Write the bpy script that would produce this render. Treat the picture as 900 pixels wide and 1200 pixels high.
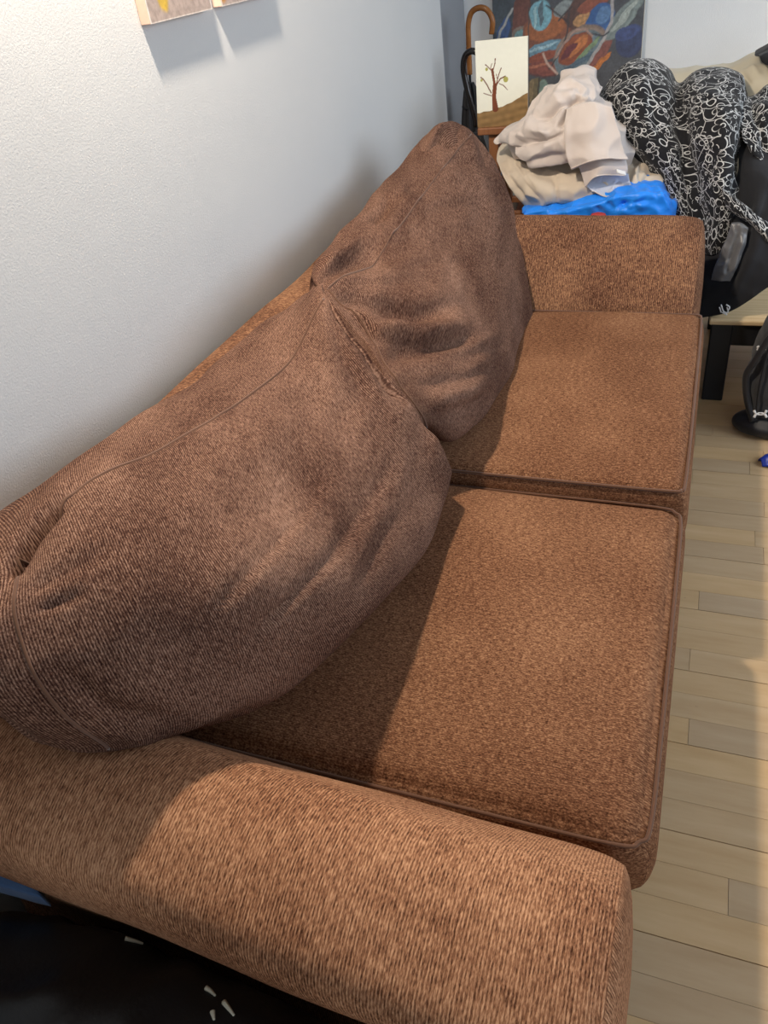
import bpy, bmesh, math, random
import numpy as np
from mathutils import Vector, Matrix, noise

for o in list(bpy.data.objects):
    bpy.data.objects.remove(o)
COL = bpy.context.scene.collection
rng = random.Random(7)

# ------------------------------------------------------------------ camera
# world: x = away from the long wall, y = along the sofa, z = up (metres)
VPY = np.array([873., -145.]); VPV = np.array([636., 1830.]); PC = np.array([450., 600.])
FPX = math.sqrt(-float((VPY-PC) @ (VPV-PC)))
_y = np.array([*(VPY-PC), FPX]); _y /= np.linalg.norm(_y)
_d = np.array([*(VPV-PC), FPX]); _d /= np.linalg.norm(_d)
_x = np.cross(_d, _y)
if _x[0] < 0: _x = -_x
RM = np.array([_x, _y, -_d]); CAM = np.array([.96, 0., 1.39])

def at(px, py, x=None, y=None, z=None):
    """point seen at a pixel, at the distance where it meets the plane x=, y= or z="""
    d = RM @ np.array([(px-450)/FPX, (py-600)/FPX, 1.])
    ax, v = (0, x) if x is not None else ((1, y) if y is not None else (2, z))
    return CAM + d*(v-CAM[ax])/d[ax]
def to_px(P):
    q = (np.asarray(P)-CAM) @ RM
    return np.stack([450+FPX*q[..., 0]/q[..., 2], 600+FPX*q[..., 1]/q[..., 2]], -1)

cd = bpy.data.cameras.new('camera'); cam = bpy.data.objects.new('camera', cd); COL.objects.link(cam)
cd.sensor_fit = 'VERTICAL'; cd.sensor_height = 24.; cd.lens = FPX/1200*24.; cd.clip_start = .02
M = Matrix([[RM[i, 0], -RM[i, 1], -RM[i, 2], CAM[i]] for i in range(3)] + [[0, 0, 0, 1]])
cam.matrix_world = M
S = bpy.context.scene; S.camera = cam
S.view_settings.view_transform = 'Standard'; S.view_settings.look = 'None'
S.view_settings.gamma = 1.; S.view_settings.exposure = .08; S.view_settings.use_curve_mapping = False

# ------------------------------------------------------------------ light
w = bpy.data.worlds.new('room_daylight'); S.world = w; w.use_nodes = True
w.node_tree.nodes['Background'].inputs[0].default_value = (.86, .92, 1., 1)
w.node_tree.nodes['Background'].inputs[1].default_value = .075
def light(name, kind, loc, tgt, energy, color, **k):
    l = bpy.data.lights.new(name, kind); o = bpy.data.objects.new(name, l); COL.objects.link(o)
    o.location = loc; o.rotation_euler = (Vector(tgt)-Vector(loc)).to_track_quat('-Z', 'Y').to_euler()
    l.energy = energy; l.color = color
    for a, b in k.items(): setattr(l, a, b)
    return o
# ceiling spot high above the sofa, close to the wall (the shadows under pictures and cushions point to it)
light('ceiling_lamp', 'SPOT', (.21, 1.2, 2.12), (.45, 1.15, 0), 104, (1., .86, .70), spot_size=math.radians(150), spot_blend=.4, shadow_soft_size=.04)
# two added daylight fills for unseen windows: one opposite the sofa, one behind the camera
light('side_fill', 'AREA', (3.5, 2.0, 1.75), (.2, 2.5, 1.1), 56, (.76, .87, 1.), shape='RECTANGLE', size=2.2, size_y=1.5)
light('end_fill', 'AREA', (2.6, -2.1, 1.6), (.6, 2.9, 1.0), 27, (.76, .87, 1.), shape='RECTANGLE', size=1.4, size_y=1.3)

# ------------------------------------------------------------------ materials
def mat(name, color=(.5, .5, .5), rough=.8, sheen=0., spec=.3):
    m = bpy.data.materials.new(name); m.use_nodes = True; b = m.node_tree.nodes['Principled BSDF']
    b.inputs['Base Color'].default_value = (*color, 1); b.inputs['Roughness'].default_value = rough
    b.inputs['Specular IOR Level'].default_value = spec
    if sheen: b.inputs['Sheen Weight'].default_value = sheen; b.inputs['Sheen Roughness'].default_value = .5
    return m
class NT:
    def __init__(s, m): s.t = m.node_tree; s.b = s.t.nodes['Principled BSDF']
    def n(s, typ, ins=None, **k):
        o = s.t.nodes.new(typ)
        for a, b in k.items(): setattr(o, a, b)
        for a, b in (ins or {}).items(): s.set(o.inputs[a], b)
        return o
    def set(s, sock, v):
        if isinstance(v, bpy.types.NodeSocket): s.t.links.new(v, sock)
        else: sock.default_value = v
    def math(s, op, a, b=0., c=0.):
        o = s.n('ShaderNodeMath', {0: a, 1: b, 2: c}, operation=op); return o.outputs[0]
    def ramp(s, f, stops, interp='LINEAR'):
        o = s.n('ShaderNodeValToRGB', {0: f}); r = o.color_ramp; r.interpolation = interp
        while len(r.elements) < len(stops): r.elements.new(.5)
        for e, (p, c) in zip(r.elements, stops): e.position = p; e.color = (*c, 1)
        return o.outputs[0]
    def mix(s, f, a, b):
        o = s.n('ShaderNodeMix', data_type='RGBA'); s.set(o.inputs[0], f); s.set(o.inputs[6], a); s.set(o.inputs[7], b); return o.outputs[2]
    def noise(s, v, scale, detail=3., rough=.5):
        return s.n('ShaderNodeTexNoise', {'Vector': v, 'Scale': scale, 'Detail': detail, 'Roughness': rough}).outputs[0]
    def mapv(s, v, scale=(1, 1, 1), rot=(0, 0, 0)):
        return s.n('ShaderNodeMapping', {'Vector': v, 'Scale': scale, 'Rotation': rot}).outputs[0]
    def uv(s): return s.n('ShaderNodeUVMap', uv_map='UVMap').outputs[0]
    def obj(s): return s.n('ShaderNodeTexCoord').outputs['Object']
    def bump(s, h, strength=.3, dist=.002):
        s.t.links.new(s.n('ShaderNodeBump', {'Height': h, 'Strength': strength, 'Distance': dist}).outputs[0], s.b.inputs['Normal'])
    def base(s, c): s.set(s.b.inputs['Base Color'], c)

def chenille(name, dark, mid, lite, rib, along, pitch, rib_w=.22, streak=.35):
    """woven chenille: short raised threads; cloth coordinates (UV) in metres, 'pitch' = distance between ribs"""
    m = mat(name, mid, .9, .0, .06); t = NT(m); uv = t.uv()
    th = t.noise(t.mapv(uv, (rib, along, 1)), 1., 2., .65)
    th2 = t.noise(t.mapv(uv, (rib*.35, along*.35, 1)), 1., 2., .6)
    wv = t.n('ShaderNodeTexWave', {'Vector': uv, 'Scale': .314/pitch, 'Distortion': 1.5, 'Detail': 1., 'Detail Scale': .05}, wave_type='BANDS', bands_direction='X' if rib > along else 'Y').outputs[1]
    big = t.noise(uv, 4., 4., .6)
    f = t.math('ADD', t.math('MULTIPLY', th, .62), t.math('MULTIPLY', th2, .38))
    f = t.math('ADD', f, t.math('MULTIPLY', t.math('SUBTRACT', wv, .5), rib_w))
    f = t.math('ADD', f, t.math('MULTIPLY', t.math('SUBTRACT', big, .5), streak))
    t.base(t.ramp(f, [(.33, dark), (.49, mid), (.66, lite)]))
    t.bump(f, .6, .0018)
    return m
DK, MD, LT = (.034, .012, .006), (.165, .072, .036), (.42, .225, .12)
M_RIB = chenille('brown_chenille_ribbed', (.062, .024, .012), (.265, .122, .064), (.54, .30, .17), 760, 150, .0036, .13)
M_SEAT = chenille('brown_chenille_seat', (.045, .017, .009), (.17, .075, .038), (.40, .215, .118), 640, 260, .0036, .05, .2)
M_CUSH = chenille('brown_chenille_cushion', (.026, .010, .008), (.108, .053, .035), (.32, .19, .135), 680, 260, .0038, .17, .4)
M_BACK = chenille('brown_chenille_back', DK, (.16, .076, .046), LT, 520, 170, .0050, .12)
M_PIPE = mat('brown_piping', (.12, .055, .030), .9, .2)
M_DARKCLOTH = mat('sofa_underside', (.03, .016, .012), .95)

def cloth(name, c1, c2, scale=6, rough=.85, weave=900, bump=.15):
    m = mat(name, c1, rough, .15, .15); t = NT(m); o = t.obj()
    t.base(t.mix(t.noise(o, scale, 4.), (*c1, 1), (*c2, 1)))
    t.bump(t.noise(o, weave, 1.), bump, .001); return m
M_BEIGE = cloth('beige_cotton', (.66, .58, .53), (.58, .51, .465))
M_CREAM = cloth('cream_cotton', (.66, .56, .44), (.56, .47, .37))
M_LINING = cloth('pale_blue_lining', (.50, .52, .60), (.42, .45, .55))
M_BLUE = mat('blue_nylon', (.014, .25, .92), .42, .1, .4)
M_DENIM = cloth('blue_denim', (.07, .13, .25), (.03, .06, .13), 40)
M_BLACK = cloth('black_cloth', (.014, .014, .016), (.024, .024, .027), 8)
M_NYLON = mat('black_nylon', (.013, .013, .016), .5, .1, .4)
M_GREYLIN = mat('grey_satin_lining', (.13, .13, .135), .33, .1, .5)
M_MESH = cloth('charcoal_mesh', (.055, .056, .058), (.035, .035, .038), 300)
M_WHITE = mat('white_print', (.75, .75, .75), .6)
M_BLKMETAL = mat('black_metal', (.012, .013, .016), .45, 0, .4)
M_BRIGHT = mat('bright_blue_plastic', (.01, .035, .35), .4, 0, .5)
M_RED = mat('red_cloth', (.45, .05, .04), .8)
M_CREAMP = cloth('cream_pillow', (.70, .63, .48), (.62, .55, .41))
M_PAPER = mat('off_white_card', (.62, .58, .45), .6)
M_LEATH = mat('black_leather', (.010, .010, .011), .42, 0, .4)
t = NT(M_LEATH); t.bump(t.noise(t.obj(), 160, 3.), .25, .002)

def wood(name, c1, c2, axis=(1., 14., 14.), rough=.45, seed_obj=False, scale=3.):
    m = mat(name, c1, rough, 0, .35); t = NT(m); o = t.obj()
    if seed_obj:
        oi = t.n('ShaderNodeObjectInfo'); off = t.n('ShaderNodeVectorMath', {0: o, 1: oi.outputs['Location']}, operation='ADD').outputs[0]
        r = oi.outputs['Random']
        sh = t.n('ShaderNodeCombineXYZ', {0: t.math('MULTIPLY', r, 37.), 1: t.math('MULTIPLY', r, 19.), 2: 0.}).outputs[0]
        o = t.n('ShaderNodeVectorMath', {0: off, 1: sh}, operation='ADD').outputs[0]
    g = t.noise(t.mapv(o, axis), scale, 6., .6)
    wv = t.n('ShaderNodeTexWave', {'Vector': t.mapv(o, axis), 'Scale': scale*.35, 'Distortion': 9., 'Detail': 3., 'Detail Scale': 1.2}, wave_type='BANDS', bands_direction='Y').outputs[1]
    f = g if seed_obj else t.math('ADD', t.math('MULTIPLY', g, .75), t.math('MULTIPLY', wv, .25))
    c = t.mix(t.ramp(f, [(.28, (0, 0, 0)), (.75, (1, 1, 1))]), (*c1, 1), (*c2, 1))
    if seed_obj:
        hs = t.n('ShaderNodeHueSaturation', {'Hue': .5, 'Saturation': t.math('ADD', .92, t.math('MULTIPLY', r, .14)), 'Value': t.math('ADD', .90, t.math('MULTIPLY', r, .2)), 'Fac': 1., 'Color': c})
        c = hs.outputs[0]
        sp = t.noise(t.mapv(o, (60, 140, 1)), 1., 1.)
        c = t.mix(t.ramp(sp, [(.80, (0, 0, 0)), (.86, (.6, .6, .6))]), c, (.16, .10, .06, 1))
    t.base(c); t.bump(f, .06, .001); return m
M_PLANK = wood('maple_laminate', (.47, .315, .165), (.57, .41, .24), (1.5, 11., 1.), .36, True, 2.6)
M_PLANKB = wood('laminate_joint', (.20, .14, .085), (.26, .19, .12))
M_TABLE = wood('pale_birch', (.62, .44, .235), (.74, .56, .33))
M_STOOL = wood('reddish_wood', (.22, .085, .035), (.33, .14, .06), (14., 14., 1.))
M_CANE = wood('varnished_bentwood', (.20, .075, .02), (.36, .15, .045), (9, 9, 9), .22)
M_BLKGLOSS = mat('black_varnish', (.014, .011, .010), .12, 0, .6)

def plaster(name, c):
    m = mat(name, c, .9, 0, .2); t = NT(m); o = t.obj()
    n1 = t.noise(o, 260, 4., .65); n2 = t.noise(o, 5, 4.)
    t.base(t.mix(n2, (c[0]*.96, c[1]*.96, c[2]*.96, 1), (*c, 1)))
    t.bump(t.math('ADD', t.math('MULTIPLY', n1, .35), t.math('MULTIPLY', n2, .9)), .5, .004); return m
M_WALL = plaster('white_plaster', (.60, .605, .60)); M_WHITEWALL = plaster('bright_white_plaster', (.91, .92, .92)); M_SHADEWALL = plaster('shade_grey_plaster', (.33, .34, .36))  # the alcove plaster has the recess's shade put into its grey

def vcol_mat(name, rough=.7):
    m = mat(name, (1, 1, 1), rough, 0, .25); t = NT(m)
    a = t.n('ShaderNodeVertexColor', layer_name='Col').outputs[0]
    n = t.noise(t.obj(), 90, 4., .6)
    t.base(t.mix(t.math('MULTIPLY', t.ramp(n, [(.35, (1, 1, 1)), (.6, (0, 0, 0))]), .28), a, (.06, .05, .05, 1)) if name != 'tree_paint' else a)
    t.bump(n, .25, .002); return m

def floral(name):
    m = mat(name, (.02, .02, .02), .8, .1, .2); t = NT(m); uv = t.uv()
    def flowers(scale, petals, wid, seed):
        v = t.n('ShaderNodeMapping', {'Vector': uv, 'Location': (seed, seed*.7, 0), 'Scale': (scale, scale, scale)}).outputs[0]
        vo = t.n('ShaderNodeTexVoronoi', {'Vector': v, 'Scale': 1., 'Randomness': .75}, voronoi_dimensions='2D', feature='F1')
        d = t.n('ShaderNodeVectorMath', {0: v, 1: vo.outputs['Position']}, operation='SUBTRACT').outputs[0]
        sx = t.n('ShaderNodeSeparateXYZ', {0: d})
        ang = t.math('ARCTAN2', sx.outputs[1], sx.outputs[0])
        rnd = t.n('ShaderNodeSeparateXYZ', {0: vo.outputs['Color']}).outputs[0]
        ang = t.math('ADD', ang, t.math('MULTIPLY', rnd, 6.))
        r = t.n('ShaderNodeVectorMath', {0: d}, operation='LENGTH').outputs['Value']
        lob = t.math('POWER', t.math('ABSOLUTE', t.math('COSINE', t.math('MULTIPLY', ang, petals*.5))), .45)
        R = t.math('MULTIPLY', t.math('ADD', .12, t.math('MULTIPLY', lob, .36)), t.math('ADD', .8, t.math('MULTIPLY', rnd, .35)))
        line = t.math('LESS_THAN', t.math('ABSOLUTE', t.math('SUBTRACT', r, R)), wid)
        core = t.math('LESS_THAN', t.math('ABSOLUTE', t.math('SUBTRACT', r, .085)), wid*.9)
        return t.math('MAXIMUM', line, core)
    f = t.math('MAXIMUM', flowers(7.5, 6, .014, 0.), flowers(18, 5, .026, 3.3))
    vv = t.n('ShaderNodeTexVoronoi', {'Vector': t.mapv(uv, (20, 20, 20)), 'Scale': 1.}, voronoi_dimensions='2D', feature='DISTANCE_TO_EDGE').outputs[0]
    f = t.math('MAXIMUM', f, t.math('LESS_THAN', vv, .02))
    brk = t.math('GREATER_THAN', t.noise(uv, 30, 2.), .40)
    f = t.math('MULTIPLY', f, brk)
    t.base(t.mix(f, (.012, .012, .014, 1), (.55, .55, .54, 1))); return m
M_FLORAL = floral('black_white_floral')

# ------------------------------------------------------------------ mesh helpers
def link(name, me, m=None, parent=None, smooth=True):
    o = bpy.data.objects.new(name, me); COL.objects.link(o)
    if m: me.materials.append(m)
    if smooth:
        me.polygons.foreach_set('use_smooth', [True]*len(me.polygons))
    if parent: o.parent = parent
    return o
def tag(o, label=None, cat=None, group=None, kind=None):
    if label: o['label'] = label
    if cat: o['category'] = cat
    if group: o['group'] = group
    if kind: o['kind'] = kind
    return o
def thing(name, label, cat, group=None, loc=(0, 0, 0)):
    o = bpy.data.objects.new(name, None); COL.objects.link(o); o.location = loc; o.empty_display_size = .1
    return tag(o, label, cat, group)
def mesh(name, V, Fc, UV=None):
    me = bpy.data.meshes.new(name); me.from_pydata([tuple(map(float, v)) for v in V], [], [tuple(map(int, f)) for f in Fc])
    if UV is not None:
        l = me.uv_layers.new(name='UVMap'); idx = np.empty(len(me.loops), int); me.loops.foreach_get('vertex_index', idx)
        l.data.foreach_set('uv', np.asarray(UV, float)[idx].ravel())
    return me
def recalc(me):
    bm = bmesh.new(); bm.from_mesh(me); bmesh.ops.recalc_face_normals(bm, faces=bm.faces); bm.to_mesh(me); bm.free()

def crom(P, n, closed=False):
    """Catmull-Rom through the points along axis 0, n samples"""
    P = np.asarray(P, float); k = len(P)
    ts = np.linspace(0, k, n, endpoint=False) if closed else np.linspace(0, k-1, n)
    out = []
    for s in ts:
        i = int(math.floor(s)); i = i if closed else min(i, k-2); f = s-i
        g = (lambda j: P[j % k]) if closed else (lambda j: P[j] if 0 <= j < k else (2*P[0]-P[1] if j < 0 else 2*P[-1]-P[-2]))
        a, b, c, d = g(i-1), g(i), g(i+1), g(i+2)
        out.append(.5*(2*b+(c-a)*f+(2*a-5*b+4*c-d)*f*f+(3*b-a-3*c+d)*f**3))
    return np.array(out)
def grid_normals(G, closed_j=False):
    du = np.gradient(G, axis=0)
    dv = (np.roll(G, -1, 1)-np.roll(G, 1, 1)) if closed_j else np.gradient(G, axis=1)
    n = np.cross(du, dv); return n/(np.linalg.norm(n, axis=2, keepdims=True)+1e-9)
def stroke_disp(G, strokes):
    """height along creases/ridges: strokes = (pixel polyline, height in m, half width in px)"""
    px = to_px(G); H = np.zeros(G.shape[:2])
    for pts, amp, wd in strokes:
        pts = np.array(pts, float); best = np.full(G.shape[:2], 1e9); tt = np.zeros(G.shape[:2]); m = len(pts)-1
        for k in range(m):
            a, b = pts[k], pts[k+1]; ab = b-a
            t_ = np.clip(((px-a) @ ab)/(ab @ ab), 0, 1); d = np.linalg.norm(px-(a+t_[..., None]*ab), axis=-1)
            sel = d < best; best[sel] = d[sel]; tt[sel] = (k+t_[sel])/m
        env = np.clip(np.minimum(tt, 1-tt)*5+.15, 0, 1)
        H += amp*np.exp(-(best/wd)**2)*env
    return H
def ledge_disp(G, ledges):
    """overlapping edge of cloth: the side right of the stroke (seen on the picture) stands proud and fades away from it"""
    px = to_px(G); H = np.zeros(G.shape[:2])
    for pts, amp, sharp, fade in ledges:
        pts = np.array(pts, float); best = np.full(G.shape[:2], 1e9); sd = np.zeros(G.shape[:2]); tt = np.zeros(G.shape[:2]); m = len(pts)-1
        for k in range(m):
            a, b = pts[k], pts[k+1]; ab = b-a; L = np.hypot(*ab)
            t_ = np.clip(((px-a) @ ab)/(ab @ ab), 0, 1); d = np.linalg.norm(px-(a+t_[..., None]*ab), axis=-1)
            cr = ((px[..., 1]-a[1])*ab[0]-(px[..., 0]-a[0])*ab[1])/L
            sel = d < best; best[sel] = d[sel]; sd[sel] = np.sign(cr[sel])*d[sel]; tt[sel] = (k+t_[sel])/m
        env = np.clip(np.minimum(tt, 1-tt)*5+.1, 0, 1)
        H += amp*(.5+.5*np.tanh(sd/sharp))*np.exp(-(best/fade)**2)*env-amp*.5*np.exp(-((sd+sharp*1.5)/(sharp*2))**2)*(sd < 0)*env
    return H
def noise_disp(G, scale, amp, seed=0., stretch=(1, 1, 1)):
    H = np.zeros(G.shape[:2])
    for i in range(G.shape[0]):
        for j in range(G.shape[1]):
            p = G[i, j]*np.array(stretch)*scale+seed
            H[i, j] = amp*noise.noise(Vector(p))
    return H
def ridge_disp(G, scale, amp, seed=0., stretch=(1, 1, 1)):
    return -np.abs(noise_disp(G, scale, 1., seed, stretch))*amp*2+amp*.6
def metric_uv(G, closed_j=False):
    Gj = np.concatenate([G, G[:, :1]], 1) if closed_j else G
    du = np.linalg.norm(np.diff(Gj, axis=0), axis=2).mean(1); dv = np.linalg.norm(np.diff(Gj, axis=1), axis=2).mean(0)
    U = np.concatenate([[0], np.cumsum(du)]); V_ = np.concatenate([[0], np.cumsum(dv)])
    return np.stack(np.meshgrid(U, V_, indexing='ij'), -1)
def loft(name, secs, nu, nv, m, parent=None, caps=True, disp=None, rounds=(.0, .0)):
    """closed loops lofted along a length. secs: (n, k, 3). returns object, final grid"""
    secs = np.asarray(secs, float)
    loops = np.array([crom(s, nv, True) for s in secs])
    G = crom(loops, nu)
    if disp is not None:
        N = grid_normals(G, True); c = G.mean((0, 1))
        if ((G-G.mean(1, keepdims=True))*N).sum() < 0: N = -N
        G = G+N*disp(G, N)[..., None]
    UV = metric_uv(G, True)
    V = list(G.reshape(-1, 3)); W = nv
    # a doubled seam column keeps the cloth coordinates continuous
    VV = np.concatenate([G, G[:, :1]], 1); ncol = nv+1
    V = VV.reshape(-1, 3); uv = UV.reshape(-1, 2); Fc = []
    for i in range(nu-1):
        for j in range(nv): Fc.append((i*ncol+j, (i+1)*ncol+j, (i+1)*ncol+j+1, i*ncol+j+1))
    V = list(V); uv = list(uv)
    if caps:
        for e, (i, ni) in enumerate(((0, 1), (nu-1, nu-2))):
            L = G[i]; cen = L.mean(0); out = (G[i]-G[ni]).mean(0); out /= np.linalg.norm(out)+1e-9
            ref = np.array([0, 0, 1.]) if abs(out[2]) < .8 else np.array([1., 0, 0])
            e1 = np.cross(out, ref); e1 /= np.linalg.norm(e1); e2 = np.cross(e1, out)
            flat = lambda P: np.array([P @ e1, P @ e2])+11.3      # the end panel is its own flat piece of cloth
            st = len(V)
            for j in range(ncol): V.append(L[j % nv]); uv.append(flat(L[j % nv]))
            prev = [st+j for j in range(ncol)]
            r = rounds[e]
            for q in range(1, 6):
                a = q/5*math.pi/2; sc = math.cos(a)*.0+1-(q/5)**1.6; lift = r*math.sin(a)
                ring = cen+(L-cen)*sc+out*lift; st = len(V)
                for j in range(ncol):
                    V.append(ring[j % nv]); uv.append(flat(ring[j % nv]))
                cur = [st+j for j in range(ncol)]
                for j in range(nv):
                    f = (prev[j], prev[j+1], cur[j+1], cur[j]); Fc.append(f if e == 0 else f[::-1])
                prev = cur
    me = mesh(name, V, Fc, uv)
    bm = bmesh.new(); bm.from_mesh(me); bmesh.ops.remove_doubles(bm, verts=bm.verts, dist=1e-5)
    bmesh.ops.recalc_face_normals(bm, faces=bm.faces); bm.to_mesh(me); bm.free()
    return link(name, me, m, parent), G
def tube(name, pts, r, m, parent=None, seg=8, n=None, taper=None):
    P = crom(pts, n) if n else np.asarray(pts, float); V = []; Fc = []; k = len(P)
    T = np.gradient(P, axis=0); T /= np.linalg.norm(T, axis=1, keepdims=True)+1e-9
    ref = np.array([0, 0, 1.]) if abs(T[0][2]) < .9 else np.array([1., 0, 0])
    u = np.cross(T[0], ref); u /= np.linalg.norm(u)
    for i in range(k):
        u = u-T[i]*(u @ T[i]); u /= np.linalg.norm(u)+1e-9; v = np.cross(T[i], u)
        rr = r*(taper[i] if taper is not None else 1.)
        for s in range(seg):
            a = 2*math.pi*s/seg; V.append(P[i]+rr*(math.cos(a)*u+math.sin(a)*v))
    for i in range(k-1):
        for s in range(seg): Fc.append((i*seg+s, i*seg+(s+1) % seg, (i+1)*seg+(s+1) % seg, (i+1)*seg+s))
    Fc += [tuple(range(seg))[::-1], tuple((k-1)*seg+s for s in range(seg))]
    me = mesh(name, V, Fc); recalc(me); return link(name, me, m, parent)
def box(name, lo, hi, m, parent=None, bev=.004, taper=None):
    bm = bmesh.new(); bmesh.ops.create_cube(bm, size=1.); lo = np.array(lo, float); hi = np.array(hi, float)
    for v in bm.verts: v.co = Vector((lo+hi)/2+np.array(v.co)*(hi-lo))
    if bev: bmesh.ops.bevel(bm, geom=bm.edges[:], offset=bev, segments=2, affect='EDGES', profile=.5)
    me = bpy.data.meshes.new(name); bm.to_mesh(me); bm.free(); return link(name, me, m, parent, smooth=False)
def blob(name, ctrl, nu, nv, m, thick=.2, parent=None, disp=None, shrink=.8, back=(0, 1, 0), uvs=1.):
    """a soft bundle: front surface through a grid of control points, closed by a back surface 'thick' behind it"""
    C = np.asarray(ctrl, float)
    G = crom(C, nu); G = np.swapaxes(crom(np.swapaxes(G, 0, 1), nv), 0, 1)
    N = grid_normals(G); view = CAM-G
    if (N*view).sum() < 0: N = -N
    UV = metric_uv(G)*uvs
    if disp is not None: G = G+N*disp(G, N)[..., None]
    cen = G.mean((0, 1)); back = np.array(back, float)*thick
    rows = [G]; steps = [(.0, 1.)]
    V = list(G.reshape(-1, 3)); uv = list(UV.reshape(-1, 2)); Fc = []
    for i in range(nu-1):
        for j in range(nv-1): Fc.append((i*nv+j, i*nv+j+1, (i+1)*nv+j+1, (i+1)*nv+j))
    per = [(0, j) for j in range(nv)]+[(i, nv-1) for i in range(1, nu)]+[(nu-1, j) for j in range(nv-2, -1, -1)]+[(i, 0) for i in range(nu-2, 0, -1)]
    prev = [i*nv+j for i, j in per]; B = np.array([G[i, j] for i, j in per]); n = len(per)
    for q in range(1, 7):
        s = q/6; k = 1-(1-shrink)*s**2 if q < 6 else shrink; off = back*math.sin(s*math.pi/2)
        ring = cen+(B-cen)*(k)+off; st = len(V); V += list(ring); uv += [UV[i, j]+.12*thick*q for i, j in per]
        cur = list(range(st, st+n))
        for a in range(n): Fc.append((prev[a], cur[a], cur[(a+1) % n], prev[(a+1) % n]))
        prev = cur
    st = len(V); V.append(cen+back); uv.append(UV.mean((0, 1)))
    for a in range(n): Fc.append((prev[a], st, prev[(a+1) % n]))
    me = mesh(name, V, Fc, uv); recalc(me); return link(name, me, m, parent), G
def sheet(name, ctrl, nu, nv, m, thick=.003, parent=None, disp=None):
    return blob(name, ctrl, nu, nv, m, thick, parent, disp, shrink=.998)
def rbox(name, lo, hi, r, m, parent=None, n=26, crown=0., disp=None, sag=0.):
    """upholstered block with soft edges"""
    lo = np.array(lo, float); hi = np.array(hi, float); c = (lo+hi)/2; h = (hi-lo)/2
    bm = bmesh.new(); bmesh.ops.create_cube(bm, size=2.); bmesh.ops.subdivide_edges(bm, edges=bm.edges[:], cuts=n, use_grid_fill=True)
    uvl = bm.loops.layers.uv.new('UVMap'); src = {}
    for v in bm.verts:
        q = np.array(v.co); src[v] = q.copy()
        q = np.sign(q)*(1-(1-np.abs(q))**1.35); p = q*h; inner = np.clip(p, -(h-r), h-r); d = p-inner; L = np.linalg.norm(d)
        if L > 1e-9: p = inner+d/L*r
        u, w_, z = q
        if z > 0: p[2] += crown*(1-u**4)*(1-w_**4)*z
        p[0] += .012*np.sign(u)*(1-z*z)*(abs(u)**6); p[1] += .008*np.sign(w_)*(1-z*z)*(abs(w_)**6)
        v.co = Vector(c+p)
        if disp: v.co.z += disp(v.co, z)
    for f in bm.faces:
        nn = np.abs(np.mean([src[v] for v in f.verts], 0)); a = int(np.argmax(nn))
        for l in f.loops:
            q = np.array(l.vert.co); l[uvl].uv = (q[1], q[0]) if a == 2 else ((q[1], q[2]+7) if a == 0 else (q[2]+3, q[0]))
    me = bpy.data.meshes.new(name); bm.to_mesh(me); bm.free(); return link(name, me, m, parent)

# ------------------------------------------------------------------ room
YB = 3.76                        # back wall
YC = 3.17                        # where the long wall steps back
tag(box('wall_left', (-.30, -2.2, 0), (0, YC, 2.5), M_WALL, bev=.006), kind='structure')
tag(box('wall_alcove', (-.36, YC, 0), (-.078, YB+.1, 2.5), M_SHADEWALL, bev=0), kind='structure')
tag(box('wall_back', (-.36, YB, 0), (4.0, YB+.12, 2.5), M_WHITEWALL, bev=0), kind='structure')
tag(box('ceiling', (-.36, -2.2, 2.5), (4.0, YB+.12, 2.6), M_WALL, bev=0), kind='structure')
fl = tag(box('floor', (-.36, -2.2, -.06), (4.0, YB, -.0035), M_PLANK, bev=0), kind='structure')
# maple laminate: three strips to a board
SW = .0667; y = .285; row = 0; cache = {}
while y < 3.16:
    x = .62+rng.uniform(-.3, 0); gap = .0016 if row % 3 == 2 else .0005
    while x < 2.25:
        L = rng.choice((.26, .34, .42, .5)); key = (L, gap)
        if key not in cache:
            s = box('strip', (0, 0, -.0034), (L-.0008, SW-gap, 0), M_PLANK, bev=.0003); cache[key] = s.data
            s.parent = fl
        else:
            s = bpy.data.objects.new('strip', cache[key]); COL.objects.link(s); s.parent = fl
        s.location = (x, y, 0); x += L
    y += SW; row += 1

# ------------------------------------------------------------------ sofa
sofa = thing('sofa', 'brown chenille two-seat sofa with flared padded arms along the white wall', 'sofa')
def arm(sgn, y0, name_lab):
    # (outwards, z) outline of the flared arm
    prof = [(.005, .07), (.0, .30), (.02, .45), (.11, .585), (.155, .632), (.215, .652), (.28, .638), (.320, .60), (.30, .50), (.235, .34), (.20, .2), (.19, .07)]
    secs = []
    for x in (.02, .06, .3, .6, .85, .93, .958):
        k = 1. if x < .93 else (.985 if x < .95 else .95)
        tilt = .07*(x-.85) if sgn < 0 else 0
        dz = .02*(.6-x)
        pts = []
        for o, z in prof:
            o2 = .17+(o-.17)*k; z2 = .36+(z-.36)*(k if z > .36 else 1)
            s = max(0, (z-.4)/.25); pts.append((x, y0+sgn*(o2+tilt*s), z2+dz*s))
        secs.append(pts)
    def dp(G, N): return noise_disp(G, 5., .005, 3.3)
    secs = [[(max(p[0], .03), p[1], p[2]) for p in q] for q in secs]; secs[0] = [(.02, p[1], p[2]) for p in secs[0]]
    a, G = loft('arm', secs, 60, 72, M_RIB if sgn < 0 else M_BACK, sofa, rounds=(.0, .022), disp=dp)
    return a
arm(-1, .565, 0); arm(1, 2.165, 0)
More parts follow.
